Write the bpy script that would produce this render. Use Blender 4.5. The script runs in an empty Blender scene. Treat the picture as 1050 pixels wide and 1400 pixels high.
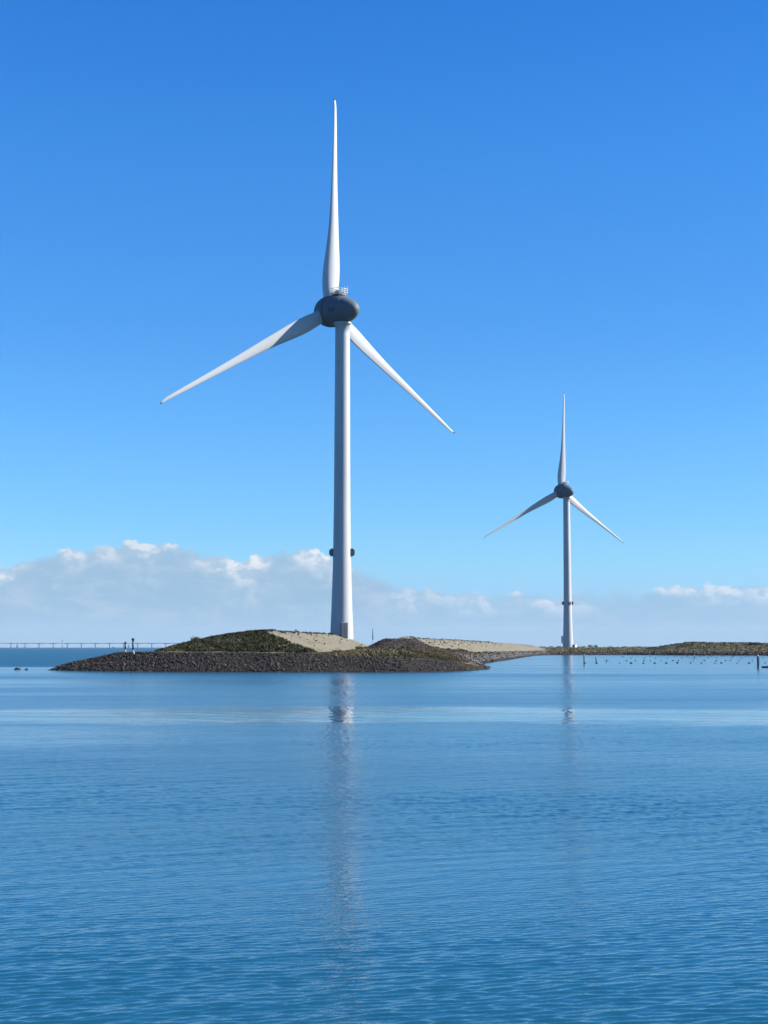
import bpy, math, random
import numpy as np
from mathutils import Vector, Matrix

random.seed(7)
rng = np.random.default_rng(11)
R = math.radians
sc = bpy.context.scene
col = sc.collection
SKY_TOP = 23.4

# ------------------------------------------------------------------ camera
F_PX, CX, CY, EYE, PITCH = 2100.0, 525.0, 700.0, 4.0, R(5.024)
cam_d = bpy.data.cameras.new('camera')
cam = bpy.data.objects.new('camera', cam_d)
col.objects.link(cam)
cam.location = (0, 0, EYE)
cam.rotation_euler = (math.pi / 2 + PITCH, 0, 0)
cam_d.sensor_fit = 'VERTICAL'
cam_d.sensor_height = 36.0
cam_d.lens = 36.0 * F_PX / 1400.0
cam_d.clip_start = 0.5
cam_d.clip_end = 60000
sc.camera = cam

# ------------------------------------------------------------------ exposure
sc.view_settings.view_transform = 'Standard'
sc.view_settings.look = 'None'
sc.view_settings.exposure = 1.25
sc.view_settings.gamma = 1.0
sc.cycles.use_denoising = True
sc.cycles.max_bounces = 8
sc.cycles.caustics_reflective = False
sc.cycles.caustics_refractive = False

# ------------------------------------------------------------------ sun and sky
SUN_AZ, SUN_EL = R(84), R(31)
sl = bpy.data.lights.new('sun', 'SUN')
sl.energy = 5.0
sl.angle = R(0.53)
sl.color = (1.0, 0.95, 0.87)
so = bpy.data.objects.new('sun', sl)
col.objects.link(so)
to_sun = Vector((math.sin(SUN_AZ) * math.cos(SUN_EL), math.cos(SUN_AZ) * math.cos(SUN_EL), math.sin(SUN_EL)))
so.rotation_euler = to_sun.to_track_quat('Z', 'Y').to_euler()
so.location = (300, 60, 300)

w = bpy.data.worlds.new("World")
sc.world = w
w.use_nodes = True


class NT:
    """small helper for writing node graphs"""
    def __init__(self, tree):
        self.t = tree

    def n(self, kind, **kw):
        nd = self.t.nodes.new(kind)
        for k, v in kw.items():
            setattr(nd, k, v)
        return nd

    def put(self, sock, v):
        if hasattr(v, 'is_output'):
            self.t.links.new(v, sock)
        elif v is not None:
            sock.default_value = v

    def m(self, op, a, b=None, c=None, clamp=False):
        nd = self.n('ShaderNodeMath', operation=op, use_clamp=clamp)
        self.put(nd.inputs[0], a)
        if b is not None:
            self.put(nd.inputs[1], b)
        if c is not None:
            self.put(nd.inputs[2], c)
        return nd.outputs[0]

    def smooth(self, x, lo, hi, a=0.0, b=1.0):
        nd = self.n('ShaderNodeMapRange', interpolation_type='SMOOTHSTEP')
        self.put(nd.inputs[0], x)
        for i, v in enumerate((lo, hi, a, b)):
            self.put(nd.inputs[1 + i], v)
        return nd.outputs[0]

    def lin(self, x, lo, hi, a=0.0, b=1.0):
        nd = self.n('ShaderNodeMapRange')
        self.put(nd.inputs[0], x)
        for i, v in enumerate((lo, hi, a, b)):
            self.put(nd.inputs[1 + i], v)
        return nd.outputs[0]

    def xyz(self, x, y, z=0.0):
        nd = self.n('ShaderNodeCombineXYZ')
        self.put(nd.inputs[0], x); self.put(nd.inputs[1], y); self.put(nd.inputs[2], z)
        return nd.outputs[0]

    def noise(self, vec, scale, detail=3.0, rough=0.5, dim='3D', dist=0.0):
        nd = self.n('ShaderNodeTexNoise', noise_dimensions=dim)
        self.put(nd.inputs['Vector'], vec)
        nd.inputs['Scale'].default_value = scale
        nd.inputs['Detail'].default_value = detail
        nd.inputs['Roughness'].default_value = rough
        nd.inputs['Distortion'].default_value = dist
        return nd.outputs['Fac']

    def mix(self, fac, a, b, mode='MIX'):
        nd = self.n('ShaderNodeMix', data_type='RGBA', blend_type=mode)
        self.put(nd.inputs[0], fac)
        self.put(nd.inputs[6], a if hasattr(a, 'is_output') else (*a, 1.0))
        self.put(nd.inputs[7], b if hasattr(b, 'is_output') else (*b, 1.0))
        return nd.outputs[2]


def s2l(c):
    return tuple((v / 255 / 12.92) if v <= 10 else ((v / 255 + 0.055) / 1.055) ** 2.4 for v in c)


EXPO = 2 ** 1.25
N = NT(w.node_tree)
bg = w.node_tree.nodes['Background']
sky = N.n('ShaderNodeTexSky', sky_type='NISHITA', sun_disc=False)
sky.sun_elevation = SUN_EL
sky.sun_rotation = SUN_AZ
sky.air_density, sky.dust_density, sky.ozone_density = 1.0, 0.3, 3.0
tc = N.n('ShaderNodeTexCoord')
sep = N.n('ShaderNodeSeparateXYZ')
N.put(sep.inputs[0], tc.outputs['Generated'])
el = N.m('ARCSINE', sep.outputs[2])
az = N.m('ARCTAN2', sep.outputs[0], sep.outputs[1])
# colour balance of the sky by elevation (degrees: wanted display colour, plain nishita value at strength .1)
BAL = [(0.0, (160, 198, 236), (.543, .518, .385)), (1.0, (158, 202, 240), (.5516, .570, .4478)),
       (2.0, (154, 208, 246), (.525, .584, .494)), (3.0, (148, 211, 251), (.4566, .5686, .553)),
       (5.0, (128, 201, 254), (.3777, .52, .586)), (8.0, (104, 181, 251), (.2725, .4185, .5727)),
       (12.0, (83, 161, 242), (.212, .343, .5244)), (18.0, (63, 143, 231), (.155, .261, .443)),
       (SKY_TOP, (46, 126, 219), (.126, .2154, .3857)), (50.0, (24, 84, 180), (.0843, .146, .2824))]
ramp = N.n('ShaderNodeValToRGB')
els = ramp.color_ramp.elements
while len(els) > 1:
    els.remove(els[-1])
for i, (e, want, raw) in enumerate(BAL):
    v = tuple(a / EXPO / b / 3.0 for a, b in zip(s2l(want), raw))
    x = e / 60.0
    k = els[0] if i == 0 else els.new(x)
    k.position = x
    k.color = (*v, 1.0)
N.put(ramp.inputs[0], N.lin(el, 0.0, R(60)))
bal = N.mix(1.0, ramp.outputs[0], (3.0, 3.0, 3.0), 'MULTIPLY')
clear = N.mix(1.0, sky.outputs[0], bal, 'MULTIPLY')
even = N.n('ShaderNodeVectorMath', operation='SCALE')          # the photo's sky is more even from left to right
N.put(even.inputs[0], clear)
N.put(even.inputs['Scale'], N.lin(az, -0.27, 0.27, 1.13, 0.99))
clear = even.outputs[0]

# bank of far cumulus above the horizon
top_curve = N.n('ShaderNodeFloatCurve')
CL = [(-1400, 790), (-900, 770), (-500, 790), (-200, 760), (0, 772), (60, 757), (110, 751), (145, 745), (165, 741), (200, 743),
      (280, 748), (315, 766), (330, 766), (352, 757), (400, 747), (440, 754), (470, 773), (510, 776), (535, 799),
      (600, 806), (640, 812), (690, 807), (760, 809), (800, 804), (850, 806), (900, 801), (960, 798), (1020, 796),
      (1060, 800), (1250, 780), (1500, 800), (2000, 780), (2450, 790)]
cv = top_curve.mapping.curves[0]
pts = [((px - CX) / F_PX + 1.0) / 2.0 for px, _ in CL]
vals = [(884.6 - py) / F_PX * 10.0 for _, py in CL]
cv.points[0].location = (pts[0], vals[0])
cv.points[1].location = (pts[-1], vals[-1])
for x, v in list(zip(pts, vals))[1:-1]:
    cv.points.new(x, v)
for p_ in cv.points:
    p_.handle_type = 'AUTO_CLAMPED'
top_curve.mapping.update()
N.put(top_curve.inputs['Value'], N.m('MULTIPLY_ADD', az, 0.5, 0.5))
T = N.m('MULTIPLY', top_curve.outputs[0], 0.1)
P = N.xyz(N.m('MULTIPLY', az, 1.0), N.m('MULTIPLY', el, 1.35), 0.37)
n1 = N.noise(P, 62.0, 8.0, 0.6)
P2 = N.xyz(N.m('ADD', az, 0.004), N.m('MULTIPLY', N.m('ADD', el, 0.0035), 1.35), 0.37)
n2 = N.noise(P2, 62.0, 8.0, 0.6)
big = N.noise(P, 16.0, 3.0, 0.5)
warp = N.m('MULTIPLY', N.m('SUBTRACT', n1, 0.5), 0.022)
e = N.m('SUBTRACT', N.m('ADD', T, warp), el)                     # angle below the ragged top
patch = N.smooth(N.noise(N.xyz(az, N.m('MULTIPLY', el, 2.0), 3.1), 26.0, 2.0), 0.40, 0.58)
softness = N.m('MULTIPLY_ADD', patch, -0.0065, 0.0085)
mask = N.smooth(N.m('DIVIDE', e, softness), 0.0, 1.0)
rim = N.m('SUBTRACT', 1.0, N.smooth(e, 0.002, 0.022))
relief = N.smooth(N.m('SUBTRACT', n1, n2), -0.09, 0.14)
lit = N.m('MULTIPLY', N.m('MULTIPLY', rim, patch), N.m('MULTIPLY_ADD', relief, 1.05, 0.22), clamp=True)
zone = N.n('ShaderNodeFloatCurve')
zc = zone.mapping.curves[0]
ZP = [(0.0, .7), ((300 - CX) / F_PX + .5, .72), ((345 - CX) / F_PX + .5, 1.0), ((500 - CX) / F_PX + .5, .95), ((540 - CX) / F_PX + .5, .35), ((650 - CX) / F_PX + .5, .45), ((700 - CX) / F_PX + .5, .7), (1.0, .8)]
zc.points[0].location = ZP[0]; zc.points[1].location = ZP[-1]
for p_ in ZP[1:-1]:
    zc.points.new(*p_)
zone.mapping.update()
N.put(zone.inputs['Value'], N.m('ADD', az, 0.5))
lit = N.m('MULTIPLY', lit, zone.outputs[0])
puffs = N.m('MULTIPLY', N.smooth(N.noise(P, 48.0, 6.0, 0.55), 0.46, 0.60), N.m('MULTIPLY', N.smooth(el, 0.034, 0.039), N.m('SUBTRACT', 1.0, N.smooth(el, 0.043, 0.049))))
puffs = N.m('MULTIPLY', N.m('MULTIPLY', puffs, N.smooth(az, -0.20, -0.225)), N.m('MULTIPLY_ADD', relief, 0.7, 0.2), clamp=True)
lit = N.m('MAXIMUM', lit, puffs)
layer = N.smooth(N.noise(N.xyz(N.m('MULTIPLY', az, 1.0), N.m('MULTIPLY', el, 4.0), 8.8), 22.0, 5.0, 0.6), 0.50, 0.66)
mott = N.m('MULTIPLY', N.smooth(big, 0.38, 0.72), N.m('MULTIPLY_ADD', relief, 0.75, 0.15))
body_lo = tuple(v / EXPO for v in s2l((149, 189, 222)))
body_hi = tuple(v / EXPO for v in s2l((152, 188, 218)))
blot = tuple(v / EXPO for v in s2l((184, 206, 227)))
white = tuple(v / EXPO for v in s2l((238, 240, 247)))
body = N.mix(N.smooth(el, 0.0, 0.05), body_lo, body_hi)
body = N.mix(N.m('MULTIPLY', N.m('MAXIMUM', mott, N.m('MULTIPLY', layer, 0.55)), N.smooth(el, 0.004, 0.03)), body, blot)
cloud = N.mix(lit, body, white)
# the bank thins out to haze towards the right of the frame and near the horizon
dens = N.m('MULTIPLY', mask, N.m('MULTIPLY_ADD', N.smooth(az, -0.03, 0.08), -0.22, 0.94))
N10 = N.mix(1.0, cloud, (10.0, 10.0, 10.0), 'MULTIPLY')
wcol = N.mix(dens, clear, N10)
N.put(bg.inputs[0], wcol)
bg.inputs[1].default_value = 0.1


# ------------------------------------------------------------------ helpers
def ground(px, py, z=0.0):
    """world point at height z seen at photo pixel (px, py) - used for surveying the place"""
    a = math.atan((py - CY) / F_PX) - PITCH
    y = (EYE - z) / math.tan(a)
    d = y * math.cos(PITCH) + (z - EYE) * math.sin(PITCH)
    return ((px - CX) / F_PX * d, y)


def at(px, py, y):
    """world point at distance y on the line of photo pixel (px, py)"""
    a = math.atan((py - CY) / F_PX) - PITCH
    z = EYE - y * math.tan(a)
    d = y * math.cos(PITCH) + (z - EYE) * math.sin(PITCH)
    return ((px - CX) / F_PX * d, y, z)


def tag(o, label=None, cat=None, group=None, kind=None):
    if label: o['label'] = label
    if cat: o['category'] = cat
    if group: o['group'] = group
    if kind: o['kind'] = kind
    return o


def empty(name, loc, rz=0.0):
    o = bpy.data.objects.new(name, None)
    o.empty_display_size = 0.5
    col.objects.link(o)
    o.location = loc
    o.rotation_euler = (0, 0, rz)
    return o


def link(name, me, mat=None, parent=None):
    o = bpy.data.objects.new(name, me)
    if mat is not None and len(me.materials) == 0:
        me.materials.append(mat)
    col.objects.link(o)
    if parent is not None:
        o.parent = parent
    return o


class MB:
    def __init__(self):
        self.v, self.f, self.sm = [], [], []

    def add(self, vs, fs, smooth=False):
        b = len(self.v)
        self.v += [tuple(v) for v in vs]
        self.f += [tuple(i + b for i in f) for f in fs]
        self.sm += [smooth] * len(fs)
        return self

    def box(self, c, s, bevel=0.0, M=None):
        x, y, z = (k / 2 for k in s)
        if bevel <= 0:
            vs = [(sx * x, sy * y, sz * z) for sz in (-1, 1) for sy in (-1, 1) for sx in (-1, 1)]
            fs = [(0, 2, 3, 1), (4, 5, 7, 6), (0, 1, 5, 4), (2, 6, 7, 3), (0, 4, 6, 2), (1, 3, 7, 5)]
        else:
            b = bevel
            ring = [(-x + b, -y), (x - b, -y), (x, -y + b), (x, y - b), (x - b, y), (-x + b, y), (-x, y - b), (-x, -y + b)]
            ins = [(px * (1 - b / x), py * (1 - b / y)) for px, py in ring]
            vs = [(p[0], p[1], -z) for p in ins] + [(p[0], p[1], -z + b) for p in ring] + [(p[0], p[1], z - b) for p in ring] + [(p[0], p[1], z) for p in ins]
            fs = [tuple(range(7, -1, -1)), tuple(range(24, 32))]
            for r in range(3):
                for i in range(8):
                    j = (i + 1) % 8
                    fs.append((r * 8 + i, r * 8 + j, r * 8 + 8 + j, r * 8 + 8 + i))
        vs = [Vector(v) for v in vs]
        if M is not None:
            vs = [M @ v for v in vs]
        c = Vector(c)
        return self.add([v + c for v in vs], fs)

    def tube(self, pts, rad, seg=8, cap=True, smooth=True):
        pts = [Vector(p) for p in pts]
        if not hasattr(rad, '__len__'):
            rad = [rad] * len(pts)
        vs, fs = [], []
        for i, p in enumerate(pts):
            d = (pts[min(i + 1, len(pts) - 1)] - pts[max(i - 1, 0)]).normalized()
            a = d.orthogonal().normalized() if abs(d.z) < 0.99 else Vector((1, 0, 0))
            a = (a - d * a.dot(d)).normalized()
            b = d.cross(a)
            for k in range(seg):
                t = 2 * math.pi * k / seg
                vs.append(p + (a * math.cos(t) + b * math.sin(t)) * rad[i])
        for i in range(len(pts) - 1):
            for k in range(seg):
                j = (k + 1) % seg
                fs.append((i * seg + k, i * seg + j, (i + 1) * seg + j, (i + 1) * seg + k))
        self.add(vs, fs, smooth)
        if cap:
            n0 = len(self.v) - len(vs)
            self.f.append(tuple(n0 + k for k in range(seg - 1, -1, -1))); self.sm.append(False)
            self.f.append(tuple(n0 + (len(pts) - 1) * seg + k for k in range(seg))); self.sm.append(False)
        return self

    def lathe(self, prof, seg=48, M=None, smooth=True):
        """prof: (radius, height) along +Z"""
        vs, fs = [], []
        for r, h in prof:
            for k in range(seg):
                t = 2 * math.pi * k / seg
                v = Vector((r * math.cos(t), r * math.sin(t), h))
                vs.append(M @ v if M is not None else v)
        for i in range(len(prof) - 1):
            for k in range(seg):
                j = (k + 1) % seg
                fs.append((i * seg + k, i * seg + j, (i + 1) * seg + j, (i + 1) * seg + k))
        return self.add(vs, fs, smooth)

    def mesh(self, name, mat):
        me = bpy.data.meshes.new(name)
        me.from_pydata(self.v, [], self.f)
        me.polygons.foreach_set('use_smooth', self.sm)
        me.materials.append(mat)
        me.update()
        return me

    def build(self, name, mat, parent=None):
        return link(name, self.mesh(name, mat), None, parent)


def mesh_np(name, V, F, mat, smooth=False, attrs=None):
    """V (n,3), F (m,k) with one k"""
    me = bpy.data.meshes.new(name)
    V = np.asarray(V, np.float32); F = np.asarray(F, np.int32)
    k = F.shape[1]
    me.vertices.add(len(V)); me.vertices.foreach_set('co', V.ravel())
    me.loops.add(F.size); me.loops.foreach_set('vertex_index', F.ravel())
    me.polygons.add(len(F))
    me.polygons.foreach_set('loop_start', np.arange(0, F.size, k, dtype=np.int32))
    me.polygons.foreach_set('use_smooth', np.full(len(F), smooth))
    me.materials.append(mat)
    me.update(calc_edges=True)
    for nm, a in (attrs or {}).items():
        at_ = me.attributes.new(nm, 'FLOAT', 'POINT')
        at_.data.foreach_set('value', np.asarray(a, np.float32))
    me.validate()
    return me


# value noise used for terrain relief
_tab = rng.random((256, 256))


def vnoise(x, y):
    xi = np.floor(x).astype(int); yi = np.floor(y).astype(int)
    fx = x - xi; fy = y - yi
    fx = fx * fx * (3 - 2 * fx); fy = fy * fy * (3 - 2 * fy)
    g = lambda a, b: _tab[a & 255, b & 255]
    return (g(xi, yi) * (1 - fx) + g(xi + 1, yi) * fx) * (1 - fy) + (g(xi, yi + 1) * (1 - fx) + g(xi + 1, yi + 1) * fx) * fy - 0.5


def fbm(x, y, s, octv=4):
    t = 0; a = 1.0
    for i in range(octv):
        t = t + a * vnoise(x / s + 17.3 * i, y / s - 9.1 * i)
        s *= 0.5; a *= 0.5
    return t


# ------------------------------------------------------------------ materials
def new_mat(name):
    m = bpy.data.materials.new(name)
    m.use_nodes = True
    return m, NT(m.node_tree), m.node_tree.nodes['Principled BSDF']


def mat_paint(name, c, rough=0.5, dirt=0.12, scale=0.35, spec=0.4):
    m, n, b = new_mat(name)
    tco = n.n('ShaderNodeTexCoord')
    mp = n.n('ShaderNodeMapping')
    mp.inputs['Scale'].default_value = (1, 1, 0.12)
    n.put(mp.inputs[0], tco.outputs['Object'])
    f = n.noise(mp.outputs[0], scale, 5.0, 0.6)
    g = n.noise(tco.outputs['Object'], scale * 7, 3.0, 0.6)
    k = n.smooth(n.m('MULTIPLY_ADD', g, 0.4, n.m('MULTIPLY', f, 0.8)), 0.35, 0.85)
    n.put(b.inputs['Base Color'], n.mix(k, c, tuple(v * (1 - dirt * 2) for v in c)))
    n.put(b.inputs['Roughness'], n.lin(g, 0.3, 0.7, rough - 0.08, rough + 0.08))
    b.inputs['Specular IOR Level'].default_value = spec
    return m


def mat_plain(name, c, rough=0.7, var=0.25, scale=3.0):
    m, n, b = new_mat(name)
    tco = n.n('ShaderNodeTexCoord')
    f = n.noise(tco.outputs['Object'], scale, 4.0, 0.6)
    n.put(b.inputs['Base Color'], n.mix(n.smooth(f, 0.3, 0.7), tuple(v * (1 - var) for v in c), tuple(min(1, v * (1 + var)) for v in c)))
    b.inputs['Roughness'].default_value = rough
    b.inputs['Specular IOR Level'].default_value = 0.3
    return m


def mat_leaf(name, c1, c2, rough=0.7):
    m, n, b = new_mat(name)
    geo = n.n('ShaderNodeNewGeometry')
    f = n.noise(geo.outputs['Position'], 0.12, 3.0)
    k = n.m('ADD', n.m('MULTIPLY', geo.outputs['Random Per Island'], 0.55), n.m('MULTIPLY', n.smooth(f, 0.35, 0.65), 0.45))
    n.put(b.inputs['Base Color'], n.mix(k, c1, c2))
    b.inputs['Roughness'].default_value = rough
    b.inputs['Specular IOR Level'].default_value = 0.2
    return m


M_tower = mat_paint('tower_paint', (.40, .41, .415), 0.5, 0.10)
M_blade = mat_paint('blade_gelcoat', (.42, .43, .435), 0.42, 0.06)
M_nac = mat_paint('nacelle_paint', (.088, .115, .130), 0.62, 0.08, spec=0.25)
M_door = mat_paint('entrance_panel', (.17, .19, .205), 0.55, 0.1)
M_box = mat_plain('box_grey', (.15, .165, .18), 0.6)
M_rail = mat_plain('galvanised_metal', (.30, .32, .33), 0.45)
M_dark = mat_plain('dark_vent', (.02, .022, .025), 0.6)
M_tip = mat_plain('dark_tip', (.05, .05, .06), 0.6)
M_timber = mat_plain('wet_timber', (.055, .045, .038), 0.8, 0.4, 5.0)
M_pale = mat_plain('white_paint', (.62, .62, .60), 0.6, 0.15)
M_foot = mat_plain('weathered_white', (.30, .30, .29), 0.7, 0.3)
M_black = mat_plain('black_plastic', (.022, .025, .03), 0.5)
M_buoy = mat_plain('buoy_plastic', (.035, .045, .06), 0.5)
M_conc = mat_plain('pale_concrete', (.15, .143, .13), 0.85, 0.3, 1.2)
M_bridge = mat_plain('bridge_concrete_haze_tint', (.10, .13, .17), 0.9, 0.1, 0.02)  # bluish tint puts part of the distance haze into the concrete colour
M_hull = mat_plain('dark_hull', (.04, .05, .07), 0.6)
M_sail = mat_plain('white_sail', (.8, .8, .78), 0.8, 0.05)


def mat_stone():
    m, n, b = new_mat('basalt')
    geo = n.n('ShaderNodeNewGeometry')
    r = geo.outputs['Random Per Island']
    sp = n.n('ShaderNodeSeparateXYZ'); n.put(sp.inputs[0], geo.outputs['Position'])
    f = n.noise(geo.outputs['Position'], 1.6, 4.0, 0.65)
    base = n.mix(n.m('POWER', r, 1.6), (.013, .012, .011), (.100, .077, .059))
    base = n.mix(n.smooth(f, 0.45, 0.75, 0.0, 0.6), base, (.052, .052, .04))
    wet = n.smooth(n.m('ADD', sp.outputs[2], n.m('MULTIPLY', f, 0.5)), 0.38, 0.7)
    n.put(b.inputs['Base Color'], n.mix(wet, (.022, .023, .017), base))
    n.put(b.inputs['Roughness'], n.lin(wet, 0, 1, 0.75, 0.92))
    b.inputs['Specular IOR Level'].default_value = 0.3
    return m


M_stone = mat_stone()


def mat_island():
    m, n, b = new_mat('island_ground')
    geo = n.n('ShaderNodeNewGeometry')
    pos = geo.outputs['Position']
    def A(nm):
        a = n.n('ShaderNodeAttribute', attribute_name=nm); return a.outputs['Fac']
    f1 = n.noise(pos, 0.25, 5.0, 0.6)
    f2 = n.noise(pos, 2.2, 4.0, 0.7)
    f3 = n.noise(pos, 0.07, 3.0, 0.5)
    grass = n.mix(n.smooth(f1, 0.35, 0.65), (.050, .054, .020), (.13, .112, .056))
    grass = n.mix(n.smooth(f2, 0.5, 0.8, 0, .6), grass, (.03, .034, .014))
    sand = n.mix(n.smooth(f1, 0.3, 0.7), (.134, .122, .088), (.184, .168, .122))
    sand = n.mix(n.smooth(f2, 0.5, 0.8, 0, .6), sand, (.105, .088, .058))
    mp = n.n('ShaderNodeMapping'); mp.inputs['Scale'].default_value = (.5, .07, .5); n.put(mp.inputs[0], pos)
    f4 = n.noise(mp.outputs[0], 1.0, 4.0, 0.6)
    sand = n.mix(n.smooth(f4, 0.54, 0.66, 0, .65), sand, (.085, .078, .045))
    dark = n.mix(n.smooth(f2, 0.3, 0.7), (.022, .018, .017), (.062, .049, .046))
    green = n.mix(n.smooth(f1, 0.35, 0.65), (.030, .032, .014), (.062, .060, .028))
    stone = n.mix(n.smooth(f2, 0.35, 0.7), (.010, .009, .010), (.045, .038, .036))
    c = n.mix(n.m('ADD', A('sand'), n.m('MULTIPLY', n.m('SUBTRACT', f2, 0.5), 0.25), clamp=True), grass, sand)
    c = n.mix(A('green'), c, green)
    c = n.mix(A('dark'), c, dark)
    c = n.mix(A('stone'), c, stone)
    n.put(b.inputs['Base Color'], c)
    b.inputs['Roughness'].default_value = 0.95
    b.inputs['Specular IOR Level'].default_value = 0.15
    bp = n.n('ShaderNodeBump')
    bp.inputs['Strength'].default_value = 0.6
    bp.inputs['Distance'].default_value = 0.3
    n.put(bp.inputs['Height'], f2)
    n.put(b.inputs['Normal'], bp.outputs[0])
    return m


M_island = mat_island()


def mat_water():
    m, n, b = new_mat('sea_water')
    geo = n.n('ShaderNodeNewGeometry')
    sp = n.n('ShaderNodeSeparateXYZ'); n.put(sp.inputs[0], geo.outputs['Position'])
    X, Y = sp.outputs[0], sp.outputs[1]
    # crests run nearly across the view, slightly oblique
    ca, sa = math.cos(R(27)), math.sin(R(27))
    U = n.m('ADD', n.m('MULTIPLY', X, ca), n.m('MULTIPLY', Y, sa))
    V = n.m('SUBTRACT', n.m('MULTIPLY', Y, ca), n.m('MULTIPLY', X, sa))
    def layer(sx, sy, amp, det, seed, rough=0.5, dist=0.0):
        f = n.noise(n.xyz(n.m('DIVIDE', U, sx), n.m('DIVIDE', V, sy), seed), 1.0, det, rough, dist=dist)
        return n.m('MULTIPLY', n.m('SUBTRACT', f, 0.5), amp)
    h = layer(0.62, 0.19, W_A, 2.0, 1.3, 0.45, 0.3)
    h = n.m('ADD', h, layer(1.7, 0.62, W_B, 1.5, 5.7, 0.4, 0.3))
    h = n.m('ADD', h, layer(5.0, 2.2, W_D, 2.0, 2.7, 0.45, 0.3))
    # slicks: calmer strips lying across the bay
    wob = n.m('MULTIPLY', n.m('SUBTRACT', n.noise(n.xyz(n.m('DIVIDE', X, 22.0), n.m('DIVIDE', Y, 12.0), 2.0), 1.0, 4.0, 0.6), 0.5), 34.0)
    Yw = n.m('ADD', Y, wob)
    band = n.m('MULTIPLY', n.smooth(Yw, 76.0, 84.0), n.m('SUBTRACT', 1.0, n.smooth(Yw, 96.0, 108.0)))
    band2 = n.m('MULTIPLY', n.smooth(Yw, 150.0, 165.0), n.m('SUBTRACT', 1.0, n.smooth(Yw, 185.0, 200.0)))
    band3 = n.smooth(Yw, 222.0, 245.0)
    streak = n.smooth(n.noise(n.xyz(n.m('DIVIDE', X, 90.0), n.m('DIVIDE', Y, 16.0), 7.0), 1.0, 3.0), 0.52, 0.68)
    brk = n.smooth(n.noise(n.xyz(n.m('DIVIDE', X, 14.0), n.m('DIVIDE', Y, 3.5), 3.0), 1.0, 4.0, 0.6), 0.3, 0.6, 0.6, 1.0)
    calm = n.m('MAXIMUM', n.m('MAXIMUM', n.m('MULTIPLY', band, brk), n.m('MULTIPLY', band2, 0.4)), n.m('MULTIPLY', streak, n.smooth(Y, 50.0, 120.0, 0.15, 0.4)))
    calm = n.m('MAXIMUM', calm, n.m('MULTIPLY', band3, 0.45))
    band4 = n.m('MULTIPLY', n.smooth(Yw, 60.0, 70.0), n.m('SUBTRACT', 1.0, n.smooth(Yw, 72.0, 80.0)))
    calm = n.m('MAXIMUM', calm, n.m('MULTIPLY', n.m('MULTIPLY', band4, brk), n.smooth(X, -4.0, -12.0, 0.15, 0.6)))
    gust = n.lin(n.noise(n.xyz(n.m('DIVIDE', X, 9.0), n.m('DIVIDE', Y, 5.0), 4.0), 1.0, 2.0), 0.3, 0.7, 0.65, 1.2)
    bp = n.n('ShaderNodeBump')
    bp.inputs['Distance'].default_value = 1.0
    n.put(bp.inputs['Strength'], 1.0)
    wv_ = n.n('ShaderNodeAttribute', attribute_name='wave').outputs['Fac']
    gusty = n.m('MULTIPLY', gust, n.m('MULTIPLY_ADD', calm, -0.8, 1.0))
    coarse = n.m('MULTIPLY', n.m('MULTIPLY', h, gusty), n.m('MAXIMUM', n.m('SUBTRACT', 1.0, wv_), n.smooth(Y, 22.0, 55.0, 0.0, 0.75)))   # the finer mesh relief fades with distance
    fine = n.m('MULTIPLY', layer(0.16, 0.07, W_C, 1.5, 9.2), gusty)
    n.put(bp.inputs['Height'], n.m('ADD', coarse, fine))
    n.put(b.inputs['Normal'], bp.outputs[0])
    n.put(b.inputs['Base Color'], (*W_COL, 1))
    b.inputs['IOR'].default_value = 1.333
    # unresolved wavelets: the open sea beyond the island is choppier than the sheltered bay
    open_sea = n.m('MULTIPLY', n.smooth(Y, 285.0, 330.0), n.m('SUBTRACT', 1.0, n.smooth(n.m('ADD', X, n.m('MULTIPLY', Y, -0.02)), -20.0, 5.0)))
    far_sea = n.m('MAXIMUM', open_sea, n.smooth(Y, 1000.0, 1100.0))
    rr = n.m('MULTIPLY_ADD', calm, -0.15, n.lin(n.noise(n.xyz(n.m('DIVIDE', X, 60.0), n.m('DIVIDE', Y, 14.0), 12.0), 1.0, 3.0), 0.35, 0.65, 0.165, 0.215))
    rr = n.m('MULTIPLY', rr, n.smooth(Y, 14.0, 44.0, 0.3, 1.0))       # near wavelets are modelled, far ones are roughness
    n.put(b.inputs['Roughness'], n.m('MAXIMUM', rr, n.m('MULTIPLY', far_sea, 0.42)))
    b.inputs['Specular IOR Level'].default_value = 0.5
    return m


SEA_SLOPE = 0.042
W_A, W_B, W_C, W_D = 0.046, 0.060, 0.009, 0.10
W_COL = (.008, .066, .112)
M_water = mat_water()

# ------------------------------------------------------------------ sea
# one sheet: a finely divided, really wavy middle in front of the island, flat sea around it
NR, NC, Y0, Y1 = 1000, 900, 10.0, 240.0
rows = 1.0 / np.linspace(1.0 / Y0, 1.0 / Y1, NR)
half = 0.34 * rows + 9.0
uu = np.linspace(-1, 1, NC)
WX = half[:, None] * uu[None, :]
WY = np.repeat(rows[:, None], NC, 1)
dyr = np.gradient(rows)[:, None]
dxr = (2 * half / NC)[:, None]
WZ = np.zeros_like(WX)
wrng = np.random.default_rng(5)
lam = np.exp(np.linspace(math.log(.10), math.log(3.0), 80))
gust = np.clip(1.0 + 1.1 * fbm(WX, WY * 1.6, 13.0, 3), .45, 1.7)
for L in lam:
    th = R(25) + wrng.normal() * R(17)
    kx_, ky_ = -math.sin(th) * 2 * math.pi / L, math.cos(th) * 2 * math.pi / L
    slope_w = math.exp(-(math.log(L / .185) / .5) ** 2) + .17 * math.exp(-(math.log(L / .8) / .7) ** 2)
    amp = SEA_SLOPE * slope_w / (2 * math.pi / L)
    res = np.clip(2 * math.pi / (abs(kx_) * dxr + 1e-9) / 1.4 - .9, 0, 1)
    WZ += amp * res * np.sin(kx_ * WX + ky_ * WY + wrng.random() * 6.283)
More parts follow.
